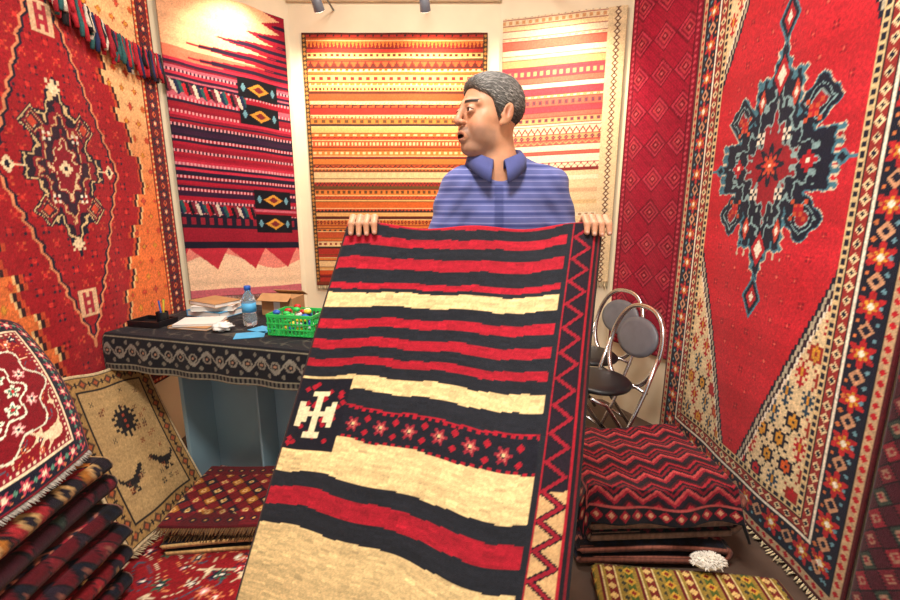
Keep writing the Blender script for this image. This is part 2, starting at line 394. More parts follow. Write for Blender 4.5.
# ------------------------------------------------------------------ kilims on back wall
def centre_kilim():
    c=Cv(1.18,1.62,.005,ORG); r=np.random.default_rng(11); y=0
    pal=[H('c8652e'),H('c4502c'),H('d6a468'),H('cf7a3a'),H('a8362c'),H('dcb888'),H('bc5630'),H('c87438')]
    drk=[H('5e2a22'),H('3c2a2a'),H('8a2a28'),H('6a4a2a')]
    kinds=['zig','dia','dash','tri','hook','dash','plain','plain','plain']
    k=0
    while y<1.62:
        hgt=[.018,.036,.012,.028,.016,.040,.014][k%7]; b=pal[r.integers(0,8)] if k%2 else pal[k//2%8]
        kd=kinds[r.integers(0,9)] if hgt>.013 else 'plain'
        if hgt<.013: b=drk[k%4]
        c.band(y,y+hgt,b,kd,drk[r.integers(0,4)] if r.random()<.6 else H('dfc090'),pal[r.integers(0,8)],[.024,.036,.05][k%3])
        y+=hgt; c.band(y,y+.005,drk[k%4] if k%3 else H('dcbc88')); y+=.005; k+=1
    for x0 in (0,c.w-.03):
        m=(c.X>=x0)&(c.X<x0+.03); c.p(m,H('4a3a2a')); m2=m&(abs(((c.Y/.026)%1)-.5)*.026+abs(c.X-x0-.015)<.011); c.p(m2,H('b07c44'))
    c.p((c.Y>c.h-.015),H('5a2c22')); c.p((c.Y<.03),H('7a3a28'))
    return c
c=centre_kilim()
cloth('striped_orange_kilim',c.out(.05,.05,4),c.cell,hang((-.94,3.122),(.24,3.122),.79,.003,0,12),mat=M_kil,fr=[('b',.035,CRE,.012,(0,0,-1))])

def right_kilim():
    c=Cv(.74,1.66,.005,H('e6cda8')); r=np.random.default_rng(21); y=.75; k=0
    pal=[H('ecd9b8'),H('c04a54'),H('ecd0a0'),H('e8d4ae'),H('efe0c4'),H('cc6a58'),H('e8d8b4'),H('dfa070')]
    while y<1.66:
        hgt=[.030,.045,.013,.036,.024][k%5]; kd=['plain','zig','plain','dia','dash','plain'][r.integers(0,6)]
        c.band(y,y+hgt,pal[r.integers(0,8)],kd,[H('a83a48'),H('d8a070'),H('7a4a54')][k%3],pal[k%8],.04)
        y+=hgt; c.band(y,y+.005,H('a84448')); y+=.005; k+=1
    c.rect(0,0,.74,.75,H('dfc79e'))
    for j in range(9):
        c.band(.05+j*.078,.075+j*.078,[H('d8b888'),H('d4b08c'),H('e8d8b8')][j%3],['plain','dash','plain','plain'][j%4],H('b08a6a'),H('b86a4c'),.04)
    c.rect(.0,.73,.74,.75,H('8a3a38'))
    m=(c.X>.63); c.p(m,H('e0c8a0')); m2=m&(abs(((c.Y/.035)%1)-.5)*.035+abs(c.X-.685)<.022); c.p(m2,H('6a4234')); c.p(m&(abs(((c.Y/.035)%1)-.5)*.035+abs(c.X-.685)<.010),H('e8d8b8'))
    return c
c=right_kilim()
cloth('cream_and_red_striped_kilim',c.out(.04,.05,5),c.cell,hang((.33,3.112),(1.045,2.952),.82,.004,2,12,skew=.03),mat=M_kil,fr=[('b',.05,CRE,.012,(0,0,-1))])

def left_kilim():
    c=Cv(.70,1.72,.005,H('7c1a2c')); X,Y=c.X,c.Y
    cols=[H('a01c34'),H('2a1c34'),H('8a1830'),H('b83048'),H('241a30'),H('981c30'),H('b86070'),H('3a1c38')]
    idx=(np.floor(Y/.014)).astype(int); r=np.random.default_rng(3); perm=r.integers(0,8,200)
    c.I[:]=np.array(cols)[perm[idx%200]]
    m=(np.floor(Y/.014)%5==0); mm=m&(((X/.02)%1)<.4); c.p(mm,H('d89aa0'))
    c.band(.42,.50,H('1f1d30'),'dash',H('8a2436'),None,.05); c.band(.34,.42,H('942034')); c.band(.30,.34,H('1f1d30'))
    s=.30-.13*trimask(X+Y*.3,.22)
    c.p(Y<.30,H('dd8a7c')); c.p(Y<.22+.05*np.sin(X*9),H('ebc9a8')); c.p((Y<.30)&(Y>s),H('b83444')); c.p((Y<.05),H('c8707a'))
    for x0,y0 in[(.42,.40),(.42,.55),(.38,1.05),(.38,1.20)]:
        c.rect(x0,y0,x0+.24,y0+.115,H('15131d'))
        c.dia(x0+.12,y0+.057,.065,.036,H('c8923c')); c.dia(x0+.12,y0+.057,.035,.020,H('7a2a2c'))
        for sx in(-1,1): c.dia(x0+.12+sx*.09,y0+.057,.015,.025,LBL)
    for yb in(.52,1.17):
        mk=(abs(Y-yb-.05*(.35-X))<.03+.008*np.sin(X*130))&(X<.42)
        ci=(np.floor(X/.019+Y*14)).astype(int)%6
        pal=np.array([H('cabfae'),H('22284a'),H('2c5a5a'),H('b02030'),H('1a1a24'),H('7a2a3c')]); c.I[mk]=pal[ci[mk]]
    t=1.33
    lim=.70-(.45*(trimask(Y,.075))+.15)*np.clip((1.68-Y)/.25,0.25,1)
    c.p(Y>t,H('e8b48c')); c.p((Y>t)&(X>lim),H('9c1c34')); c.p((Y>t)&(X>lim+.06)&(trimask(Y,.0375)>.5),H('2a1a34'))
    c.p((Y>t+.0)&(Y<t+.06)&(X<lim),H('d47a60'))
    return c
c=left_kilim()
cloth('spiked_crimson_kilim',c.out(.05,.06,6),c.cell,hang((-1.535,2.61),(-1.03,3.09),.80,.012,2,13,skew=-.06),mat=M_kil,back=True,fr=[('b',.03,H('d8a0a0'),.011,(0,0,-1))])

def red_lattice():
    c=Cv(.46,2.4,.0055,H('a01c38')); X,Y=c.X-c.w/2,c.Y
    q=abs(((X/.15+.5)%1)-.5)*.15+abs(((Y/.19)%1)-.5)*.19
    for lv,col in[(.080,H('7a142a')),(.068,H('b83a50')),(.054,H('861630')),(.040,H('b8404c')),(.026,H('7a142a')),(.012,H('c45a60'))]: c.p(q<lv,col)
    tri=trimask(X*1.0+Y,.018)>.6; c.I[tri]*=.86
    c.fr(0,.012,H('6c1428')); c.fr(.012,.04,H('8a1830')); c.fm(.026,.03,.010,H('c04c5c'),'dia'); c.fr(.04,.046,H('5c1024'))
    return c
c=red_lattice()
cloth('crimson_lattice_rug',c.out(.05,.07,7),c.cell,hang((1.075,2.925),(1.275,2.525),.45,.006,1,15))

# ------------------------------------------------------------------ rug held up
def held():
    c=Cv(.76,1.50,.0035,H('ddc08c')); X=c.X/c.w; S=(c.h-c.Y)/c.h*1.8
    wob=.0045*np.sin(X*9)+.003*np.sin(X*23+S*5)+.0012*np.sin(X*61+S*30); s=S+wob
    D=H('23252d'); R=H('a41c2e'); C_=H('deC18e'.lower())
    st=[(0,.05,D),(.05,.082,R),(.082,.125,D),(.125,.165,R),(.165,.215,D),(.215,.236,R),(.236,.25,D),(.25,.30,C_),
        (.30,.343,D),(.343,.375,R),(.375,.415,D),(.415,.448,R),(.448,.485,D),(.485,.512,R),(.512,.55,D),(.55,.60,C_),(.60,.655,D),(.655,.66,R),(.66,.76,H('1d1d28')),
        (.76,.885,C_),(.885,.935,D),(.935,.995,R),(.995,1.06,D),(1.06,1.46,C_),(1.46,1.52,D),(1.52,1.58,R),(1.58,1.64,D),(1.64,1.8,C_)]
    for a,b,k in st: c.p((s>=a)&(s<b),k)
    r=np.random.default_rng(77)
    n1=r.normal(0,1,(c.H//2+1,c.W//7+1)).repeat(2,0).repeat(7,1)[:c.H,:c.W]; c.I*=(1+.045*n1)[...,None]
    xm=c.X; ky=c.h/1.8; yb=c.h-.71*ky
    for i in range(6):
        px=.185+i*.077
        c.fl(px,yb,.022,H('8e2434'),H('b8625a'),D,6); c.dia(px+.038,yb+.018,.010,.010,R); c.dia(px+.038,yb-.018,.010,.010,R); c.dia(px,yb,.005,.005,C_)
    m=(s>.66)&(s<.668)|(s>.752)&(s<.76); c.p(m&(((xm/.02)%1)<.5),R)
    b0=c.h-.81*ky; b1=c.h-.560*ky
    c.rect(0,b0,.150,b1,H('1b1a25'))
    r=np.random.default_rng(2)
    for i in range(30): c.dia(r.uniform(.005,.145),r.uniform(b0+.01,b1-.01),.009,.009,R)
    c.bmp(.075,(b0+b1)/2,["...###...","....#....",".#..#..#.",".##.#.##.",".#######.",".##.#.##.",".#..#..#.","....#....","...###..."],.0150,H('e0d2ae'))
    bx=.648
    m=(xm>bx); lower=(s>.80)
    c.I[m&~lower]=H('241a26'); c.I[m&lower]=H('c8a274')
    zz=trimask(c.Y,.062)*.046
    for wd,col in[(.0135,H('1c1820')),(.0070,H('941c2e'))]: c.p(m&(abs(xm-(bx+.022+zz))<wd),col)
    for a,b,col in[(0,.012,D),(.012,.016,R),(.078,.084,R),(.084,.2,H('1e1a22'))]: c.p((xm>bx+a)&(xm<bx+b),col)
    c.p((xm>bx+.094)&(xm<bx+.100),H('7a1a28'))
    c.p((xm<.006),H('3a2a2a')); c.p((s<.012),R)
    return c
c=held()
L0=np.array([-.275,1.217,1.30]);Ld=np.array([-.215,-.151,-.708]);R0=np.array([.42,1.217,1.30]);Rd=np.array([-.165,-.457,-.704])
CW,CH=c.w,c.h
def heldfn(X,Y):
    u=(X/CW); s=(CH-Y)/CH*1.8
    out=[]
    wave=.012*np.sin(u*9+1)*np.clip(s*2.5,0.15,1)+.008*np.sin(u*17+s*2)*np.clip(s,0,1)+.010*np.sin(s*7+u*3)*np.clip(s,0,1)
    sag=-.010*np.sin(u*math.pi)**2*np.exp(-s*3)+.006*np.sin(u*16)*np.exp(-s*4)
    edge=.03*np.clip((u-.93)/.07,0,1)**2
    for k in range(3):
        Lk=L0[k]+Ld[k]*s; Rk=R0[k]+Rd[k]*s
        p=Lk*(1-u)+Rk*u
        if k==1: p=p-wave*.9+edge
        if k==2: p=np.maximum(p+sag-wave*.3,.022)
        out.append(p)
    return out
cloth('hand_held_kilim',c.out(.05,.05,8,1.06),c.cell,heldfn,thick=.009,back=True,mat=M_kil)

# ------------------------------------------------------------------ floor rug
def floral(w,h,cell,field,bord,seed,sc_=1.,dens=110):
    c=Cv(w,h,cell,field); r=np.random.default_rng(seed)
    v=np.sin(c.X*26/sc_+2*np.sin(c.Y*17/sc_))+np.sin(c.Y*24/sc_+2*np.sin(c.X*15/sc_))
    c.p(abs(v)<.10,H('d8c4a4')); c.p((v>1.2)&(v<1.33),H('3a5a6a')); c.p((v<-1.2)&(v>-1.3),H('d88a5a'))
    n=int(w*h*dens/sc_**2)
    for i in range(n):
        c.fl(r.uniform(0,w),r.uniform(0,h),r.uniform(.018,.033)*sc_,[H('e0d2b8'),H('23263e'),H('3c6a54'),H('c87a52')][r.integers(0,4)],[RED,H('d89090'),NAV][r.integers(0,3)],WHT,[5,6,8][r.integers(0,3)])
    b=.13*sc_
    c.fr(0,b,bord); c.fm(b*.5,.1*sc_,.038*sc_,H('b84458'),'fl',H('e0d2b8')); c.fm(b*.5,.1*sc_,.016*sc_,H('5c8a78'),'dia',None,off=.05*sc_); c.fm(b*.25,.05*sc_,.008*sc_,H('c87a52'),'dia',None,off=.025*sc_)
    c.fr(0,.012*sc_,H('7a1828')); c.fr(b-.012*sc_,b,H('e0ceb0')); c.fr(b,b+.03*sc_,H('8a1a30')); c.fm(b+.015*sc_,.03*sc_,.009*sc_,H('e0ceb0'),'dia')
    return c
c=floral(1.72,1.8,.008,H('90141f'),H('1e2034'),31,1.0,130)
cloth('red_floor_rug',c.out(.05,.08,9),c.cell,lambda X,Y:(-1.5+X,.75+Y,.010+0*X+.0008*np.sin(X*20)),thick=.008)

c=floral(.80,.66,.0045,H('84101f'),H('181a2c'),32,.62,70)
x=c.X-.50;y=c.Y-.34; R_=np.hypot(x,y*1.0); th=np.arctan2(y,x)
m=R_<.19+.02*np.cos(8*th); c.p(m,H('7a0e1e'))
for a,b,col in[(.0,.022,H('e6dcc8')),(.022,.034,H('2f5a48')),(.034,.04,H('e6dcc8'))]: c.p((R_>a)&(R_<b),col)
for k in range(8):
    a=k*math.pi/4; c.fl(.50+.085*math.cos(a),.34+.085*math.sin(a),.026,H('dfe0cc'),H('3c7a64'),RED,5); c.fl(.50+.14*math.cos(a+.39),.34+.14*math.sin(a+.39),.022,H('d89a9a'),H('e6dcc8'),NAV,6)
c.p((abs(R_-.115-.015*np.cos(8*th))<.004),H('dfe0cc')); c.p(abs(R_-.19-.02*np.cos(8*th))<.004,H('cfd0bc'))
CW2,CH2=c.w,c.h
def drape(X,Y):
    u=X/CW2; v=Y/CH2
    yb=.60+.72*u; yt=.75+.80*u
    bulge=np.sin(v*math.pi)*.035
    xx=-1.135*(1-v)+-1.50*v + bulge; zz=.575*(1-v)+(1.05-.09*u)*v+bulge*.7
    cu=np.clip((u-.85)/.15,0,1)**2
    return xx+.008*np.sin(u*11)-.02*cu, yb*(1-v)+yt*v, zz+.008*np.sin(u*8+1)-.035*cu*np.sin(v*math.pi*.5)
cloth('crimson_floral_rug',c.out(.04,.07,10),c.cell,drape,thick=.012,back=True,fr=[('b',.022,H('a8a098'),.008,(.8,0,-.6))])

# tan rug with birds
def birds():
    c=Cv(.46,.66,.004,H('c0a070')); D=H('2c2626')
    bird=["...........##","..........###","#........###.","##.....####..",".#########...","..########...","...######....",".....##......","....#..#.....","...##.##....."]
    c.bmp(.15,.21,bird,.0095,D); c.bmp(.32,.21,bird,.0095,D,flip=True)
    c.bmp(.23,.43,["....#....","..#.#.#..",".#######.","#.##o##.#",".#######.","####o####",".#######.","#.##o##.#",".#######.","..#.#.#..","....#...."],.0125,D,H('a84a34'))
    for i in range(30):
        r=np.random.default_rng(100+i); c.bmp(r.uniform(.11,.35),r.uniform(.11,.56),["#.#",".#.","#.#"],.006,[H('7a4a34'),H('93502f'),H('4c4438')][i%3])
    c.fr(0,.075,H('b08c58')); c.fr(0,.012,H('d8c09a')); c.fr(.012,.018,D); c.fm(.043,.06,.022,H('5c4434'),'dia',H('b5603c')); c.fm(.043,.06,.01,D,'cross',None,off=.03); c.fr(.07,.077,D)
    return c
c=birds(); BW,BH=c.w,c.h
def birdfn(X,Y):
    u=X/BW; v=Y/BH
    P00=(-1.215,1.47,.035);P10=(-1.165,1.93,.035);P01=(-1.525,1.62,.69);P11=(-1.50,2.10,.60)
    b=.02*np.sin(v*math.pi)
    o=[]
    for k in range(3):
        o.append((P00[k]*(1-u)+P10[k]*u)*(1-v)+(P01[k]*(1-u)+P11[k]*u)*v)
    return o[0]-b*.6,o[1]+0*u,o[2]+.004*np.sin(u*12)
cloth('tan_bird_rug',c.out(.05,.07,11),c.cell,birdfn,thick=.012,back=True,fr=[('b',.03,H('c8b08a'),.010,(.8,0,-.25))])

# ------------------------------------------------------------------ folded rugs
def folded(name,cv,L,pitch,n,loc,rz,parent=None,seed=0,sag=.0,mat=None,fringe=None,tk=.85):
    pts=[]
    for k in range(n):
        dirp=1 if (n-1-k)%2==0 else -1
        xs=np.linspace(-L/2,L/2,int(L/.01)) if dirp>0 else np.linspace(L/2,-L/2,int(L/.01))
        for xx in xs: pts.append((xx,(k+.5)*pitch))
        if k<n-1:
            for a in np.linspace(0,math.pi,8)[1:-1]:
                pts.append((dirp*(L/2+math.sin(a)*pitch*.6),(k+.5)*pitch+(1-math.cos(a))*pitch/2))
    pts=np.array(pts); sl=np.r_[0,np.cumsum(np.linalg.norm(np.diff(pts,axis=0),axis=1))]
    tot=sl[-1]; w=cv.w; hh=cv.h
    r=np.random.default_rng(seed); ph=r.uniform(0,6,4)
    cs,sn=math.cos(rz),math.sin(rz)
    def fn(X,Y):
        a=X/w*tot; px=np.interp(a,sl,pts[:,0]); pz=np.interp(a,sl,pts[:,1])
        py=Y-hh/2
        px=px+.006*np.sin(Y*9+ph[0]+pz*60); py=py+.007*np.sin(pz*90+ph[1])
        fr_=np.clip(pz/(n*pitch),0,1)
        pz=pz+fr_*(.006*np.sin(px*9+ph[2])+.006*np.sin(py*11+ph[3]))-sag*fr_*((px/(L/2))**2+(py/(hh/2))**2)
        return loc[0]+cs*px-sn*py, loc[1]+sn*px+cs*py, loc[2]+pz+pitch*.35
    return cloth(name,cv.out(.06,.08,seed+50),cv.cell,fn,thick=pitch*tk,back=True,parent=parent,mat=mat,fr=fringe)
def pathlen(L,p,n): return n*L+(n-1)*math.pi*p*.55
def tribal(w,h,cell,pal,seed,per=.09):
    c=Cv(w,h,cell,pal[0]); X,Y=c.X,c.Y
    q=abs(((X/per)%1)-.5)*2+abs(((Y/per)%1)-.5)*2; ck=((np.floor(X/per)+np.floor(Y/per))%3).astype(int)
    for k in range(3): c.p((q<.9)&(ck==k),pal[1+k])
    c.p((q<.5),pal[4]); c.p(q<.25,pal[1]); c.p((q>.9)&(q<1.05),pal[5])
    e=np.minimum(Y,c.h-Y)
    c.p(e<.05,pal[5]); m=(e<.05)&((abs(((X/.05)%1)-.5)*.05+abs(e-.027))<.017); c.p(m,pal[1]); c.p(e<.006,pal[4])
    return c
P1=[H('8a1a24'),H('2a2230'),H('b8762f'),H('b8303a'),H('d8b078'),H('231a22')]
P2=[H('6c1624'),H('1d2030'),H('8e2834'),H('3a2a3a'),H('a86a5a'),H('1c171e')]
P3=[H('4a1a28'),H('8a2434'),H('38443c'),H('6c2430'),H('9c7a68'),H('15131a')]
S=empty('small_folded_rug_pile')
L=.40;p=.02
cv=tribal(pathlen(L,p,3),.42,.006,P1,1,.1); folded('lower_rug',cv,L,p,3,(-.93,1.73,.012),.10,S,1)
cv=tribal(pathlen(L,p,3),.40,.005,[H('7a1a22'),H('b8762f'),H('2a2230'),H('9a2a2c'),H('e0bc80'),H('231620')],2,.06)
cv.p(np.minimum(cv.Y,cv.h-cv.Y)<.075,H('6c1620')); e=np.minimum(cv.Y,cv.h-cv.Y); cv.p((e<.075)&(abs(((cv.X/.05)%1)-.5)*.05+abs(e-.04)<.018),H('1f1c2a')); cv.p((e<.075)&(abs(((cv.X/.05)%1)-.5)*.05+abs(e-.04)<.008),H('d8a060'))
folded('upper_rug',cv,L*.98,p,3,(-.93,1.73,.078),.02,S,2,fringe=[('b',.03,H('6c4a2a'),.01,(-.1,-1,-.5))])
S=empty('stacked_folded_rugs')
r=np.random.default_rng(9); z=.012
for i in range(6):
    pal=[P2,P1,P2,P2,P3,P1][i]; L=.36; p=.0215; n=4
    cv=tribal(pathlen(L,p,n),.60,.007,pal,i,.07+.01*i)
    folded('folded_rug_%d'%(i+1),cv,L,p,n,(-1.335+r.uniform(-.006,.010),1.06+r.uniform(-.02,.02),z),r.uniform(-.015,.015),S,10+i); z+=p*n+.003
S=empty('stacked_folded_rugs'); z=.004
for i in range(3):
    pal=[P2,P3,P2][i]; L=.54; p=.026; n=4
    cv=tribal(pathlen(L,p,n),.48,.007,pal,i+5,.1)
    folded('folded_rug_%d'%(i+1),cv,L,p,n,(.77+r.uniform(-.01,.02),1.69+r.uniform(-.01,.01),z),r.uniform(-.05,.05),S,20+i,sag=.008); z+=p*n+.004
c=Cv(.70,.74,.0045,H('6c1420')); X,Y=c.X,c.Y
zz=(Y-.045*trimask(X,.11)); ci=(np.floor(zz/.012)).astype(int)%9
c.I[:]=np.array([H('7a1626'),H('18151f'),H('9a2432'),H('4a101c'),H('18151f'),H('2a1824'),H('8a2030'),H('b04a4a'),H('201822')])[ci]
c.fr(0,.06,H('17141c')); c.fm(.032,.05,.022,H('8a1c2a'),'dia',H('b8886c')); c.fr(.06,.066,H('a04a48'))
CW3,CH3=c.w,c.h
def drape2(X,Y):
    u=X-CW3/2; v=Y-CH3/2
    zt=.342+.008*np.sin(X*14)+.006*np.sin(Y*17+X*5)
    ex=np.clip(abs(u)-.272,0,1); ey=np.clip(abs(v)-.235,0,1)
    px=.775+np.sign(u)*(np.minimum(abs(u),.272)+ex*.38); py=1.69+np.sign(v)*(np.minimum(abs(v),.235)+ey*.38)
    py=py-.012*np.sin(u*26)*np.clip(ey*12,0,1); px=px+.010*np.sin(v*28)*np.clip(ex*12,0,1)
    return px,py,zt-ex*.88-ey*.88
cloth('zigzag_red_rug',c.out(.04,.07,12),c.cell,drape2,thick=.008,back=True,parent=S)
S=empty('folded_kilim_pile')
L=.60;p=.024;n=4
cv=Cv(pathlen(L,p,n),.40,.005,H('98803a')); X=cv.X
per=.13; f=(X/per)%1
cv.p(f<.22,H('7a2a24')); cv.p((f>.22)&(f<.28),H('d8c890')); cv.p((f>.5)&(f<.68),H('50602c')); cv.p((f>.8)&(f<.88),H('6c1c24')); cv.p((f>.88)&(f<.92),H('d8c890'))
q=abs(((cv.Y/.05)%1)-.5)*.05+abs(f-.59)*per; cv.p(q<.02,H('c8a040')); cv.p(q<.01,H('8a2a24'))
q=abs(((cv.Y/.04)%1)-.5)*.04+abs(f-.1)*per; cv.p(q<.014,H('d8b878'))
q=abs(((cv.Y/.03)%1)-.5)*.03+abs(f-.4)*per; cv.p(q<.008,H('3a3a30'))
folded('kilim_folded',cv,L,p,n,(.80,1.16,.004),-.12,S,40,mat=M_kil,sag=.01,fringe=[('r',.03,H('b8a070'),.01,(1,0,-.5))])
c=tribal(.42,.95,.006,P3,8,.07)
cloth('dark_tribal_rug',c.out(.05,.07,13),c.cell,hang((1.235,1.17),(1.235,.76),.012,.012,0,14),thick=.015,back=True)
b=B(); r=np.random.default_rng(12)
M_wool=mat_plain('white_wool',H('e9e2d6'),.95,var=.1,scale=60,bump=.6)
b.ell((0,0,.02),(.055,.032,.022),M_wool,18,10)
for i in range(300):
    a=r.uniform(0,2*math.pi); e=r.uniform(0,1.5); n_=Vector((math.cos(a)*math.cos(e),math.sin(a)*math.cos(e),math.sin(e)))
    q=Vector((n_.x*.053,n_.y*.031,.02+n_.z*.02)); d=(n_+Vector((r.normal(0,.5),r.normal(0,.5),r.normal(0,.2)))).normalized()
    e_=q+d*.014+Vector((0,0,-.004)); e_.z=max(e_.z,.002)
    b.tube([q,q+d*.008,e_],[.003,.0022,.0008],M_wool,n=5)
b.make('sheepskin_scrap',loc=(.90,1.345,.112))

# ------------------------------------------------------------------ table
T=empty('sales_table',(-.925,2.09,0),-.2565)
b=B(); b.box((0,0,.775),(1.06,.62,.03),M_wood)
b.box((0,.24,.72),(.9,.025,.08),M_wood); b.box((0,-.24,.72),(.9,.025,.08),M_wood)
b.make('table_top',T,False,.004)
b=B(); b.box((.08,-.02,.385),(.74,.02,.75),M_blue); b.box((-.29,.0,.385),(.022,.40,.75),M_blue); b.box((.45,.0,.385),(.022,.40,.75),M_blue); b.box((.08,-.033,.56),(.70,.006,.012),M_white); b.box((.08,-.09,.30),(.012,.12,.55),M_blue)
b.make('desk_body',T,False,.004)
c=Cv(1.10,.86,.005,H('1f2027')); Y=c.Y; X=c.X
m=Y<.19
c.p(m&(abs(Y-.095-.028*np.sin(X*48))<.006),H('908b80')); q=np.hypot(((X/.0654)%1-.5)*.0654,(Y-.095)); c.p(m&(abs(q-.017)<.004),H('8a8478')); c.p(m&(q<.006),H('a8826a'))
q2=np.hypot((((X+.03)/.0654)%1-.5)*.0654,(abs(Y-.095)-.04)); c.p(m&(q2<.009),H('7c776c'))
c.p((Y<.010)|((Y>.028)&(Y<.034))|((Y>.155)&(Y<.162)),H('98927f')); c.p((Y>.010)&(Y<.028)&(((X/.02)%1)<.5),H('6a655a'))
vv=np.sin(X*40+2*np.sin(Y*30))+np.sin(Y*42+2*np.sin(X*26)); c.p((Y>.2)&(abs(vv)<.14),H('5a564e'))
def tcl(X,Y):
    lx=X-.55; o=np.clip(Y-.17,0,9); drop=np.clip(.17-Y,0,9)
    py=-.325+o*.95; pz=.798-drop; py=py-.010*np.sin(np.clip(drop*20,0,1.57))-.006*np.sin(X*30)*np.clip(drop*8,0,1)
    ex=np.clip(abs(lx)-.535,0,1)
    return lx+0*py,py,pz-ex*1.2
cloth('tablecloth',c.out(.03,.06,14),c.cell,tcl,thick=.004,back=True,mat=M_kil,parent=T)
ZT=.7995
b=B(); cB=(-.93,2.03,ZT)
b.lathe([(.028,0),(.031,.004),(.031,.05),(.028,.056),(.031,.062),(.031,.115),(.026,.135),(.014,.155),(.0125,.168)],cB,M_pet,24)
b.lathe([(.015,.166),(.015,.184),(.013,.186)],cB,M_cap,18); b.lathe([(.0318,.065),(.0318,.108)],cB,M_bpap,24)
b.make('water_bottle')
E=empty('plastic_basket',(-.66,1.90,ZT+.002),-.2)
b=B(); b.box((0,0,.004),(.20,.14,.006),M_green)
for z in(.03,.055,.088):
    for sy in(-1,1): b.box((0,sy*.074,z),(.212,.006,.006 if z<.08 else .014),M_green)
    for sx in(-1,1): b.box((sx*.104,0,z),(.006,.152,.006 if z<.08 else .014),M_green)
for i in range(12):
    xx=-.1+i*.2/11
    for sy in(-1,1): b.box((xx,sy*.073,.046),(.006,.005,.088),M_green)
for i in range(9):
    yy=-.07+i*.14/8
    for sx in(-1,1): b.box((sx*.103,yy,.046),(.005,.006,.088),M_green)
b.make('basket_body',E,False,.001)
b=B(); r=np.random.default_rng(5); mm=[M_white,M_yel,M_cap,M_red,M_green]
for i in range(40): b.ell((r.uniform(-.08,.08),r.uniform(-.05,.05),.025+.018*(i//9)+r.uniform(0,.01)),(.018,.014,.011),mm[i%5],8,5)
b.make('wrapped_sweets',E)
def book(name,loc,dim,rz,mat,parent=None):
    b=B(); b.box((0,0,dim[2]/2),(dim[0]-.006,dim[1]-.006,dim[2]-.004),M_white); b.box((0,0,dim[2]-.001),(dim[0],dim[1],.002),mat); b.box((0,0,.001),(dim[0],dim[1],.002),mat); b.box((-dim[0]/2,0,dim[2]/2),(.002,dim[1],dim[2]),mat)
    return b.make(name,parent,smooth=False,loc=loc,rz=rz)
S=empty('stack_of_books_and_magazines')
book('magazine_1',(-1.165,2.02,ZT),(.20,.15,.012),-.2,M_card,S)
book('magazine_2',(-1.16,2.03,ZT+.0125),(.19,.14,.010),.15,M_white,S)
book('book_1',(-1.20,2.25,ZT),(.22,.16,.03),-.35,M_bpap,S)
book('book_2',(-1.19,2.25,ZT+.0305),(.2,.15,.025),.1,M_white,S)
book('book_3',(-1.195,2.24,ZT+.056),(.21,.145,.02),-.5,M_card,S)
b=B(); b.box((0,0,.001),(.12,.09,.002),M_bpap); b.make('blue_leaflet',smooth=False,loc=(-.86,1.86,ZT),rz=.3)
b=B(); b.box((0,0,.001),(.11,.08,.002),M_bpap); b.make('blue_leaflet',smooth=False,loc=(-.84,1.95,ZT),rz=-.5)
b=B(); b.box((0,0,.004),(.16,.11,.006),M_black)
for sy in(-1,1): b.box((0,sy*.055,.014),(.166,.006,.026),M_black)
for sx in(-1,1): b.box((sx*.08,0,.014),(.006,.11,.026),M_black)
b.lathe([(.024,.007),(.026,.06),(.023,.06),(.022,.01)],(.045,.01,0),M_black,18)
for i,(dx,dy,m) in enumerate([(-.012,.006,M_red),(.01,.0,M_yel),(0,.012,M_green),(.004,-.01,M_cap)]):
    b.tube([(.045+dx*.4,.01+dy*.4,.012),(.045+dx*1.6,.01+dy*1.6,.115)],.0035,m,n=8)
b.make('pen_tray',smooth=False,loc=(-1.39,2.04,ZT+.001),rz=-.2)
def crumple(name,loc,rad,mat,seed):
    n,m=28,14; V=[];F=[]
    for i in range(m+1):
        for k in range(n):
            th=2*math.pi*k/n; ph=math.pi*i/m; q=1+.22*math.sin(5*th+seed+3*ph)*math.sin(ph)+.15*math.sin(9*ph+2*th)
            V.append((rad[0]*q*math.sin(ph)*math.cos(th),rad[1]*q*math.sin(ph)*math.sin(th),max(0,rad[2]*(1+q*-math.cos(ph)))))
    for i in range(m):
        for k in range(n): F.append((i*n+k,i*n+(k+1)%n,(i+1)*n+(k+1)%n,(i+1)*n+k))
    b=B(); b.add(V,F,mat); return b.make(name,loc=loc)
crumple('crumpled_plastic_bag',(-1.01,1.93,ZT),(.04,.035,.02),M_white,1)
b=B(); b.box((0,0,.045),(.17,.12,.09),M_card); b.box((0,-.075,.096),(.168,.06,.003),M_card,0,.5); b.box((0,.075,.096),(.168,.06,.003),M_card,0,-.5); b.box((0,-.0605,.045),(.035,.001,.09),M_white)
b.make('cardboard_box',smooth=False,loc=(-.86,2.27,ZT),rz=-.2)

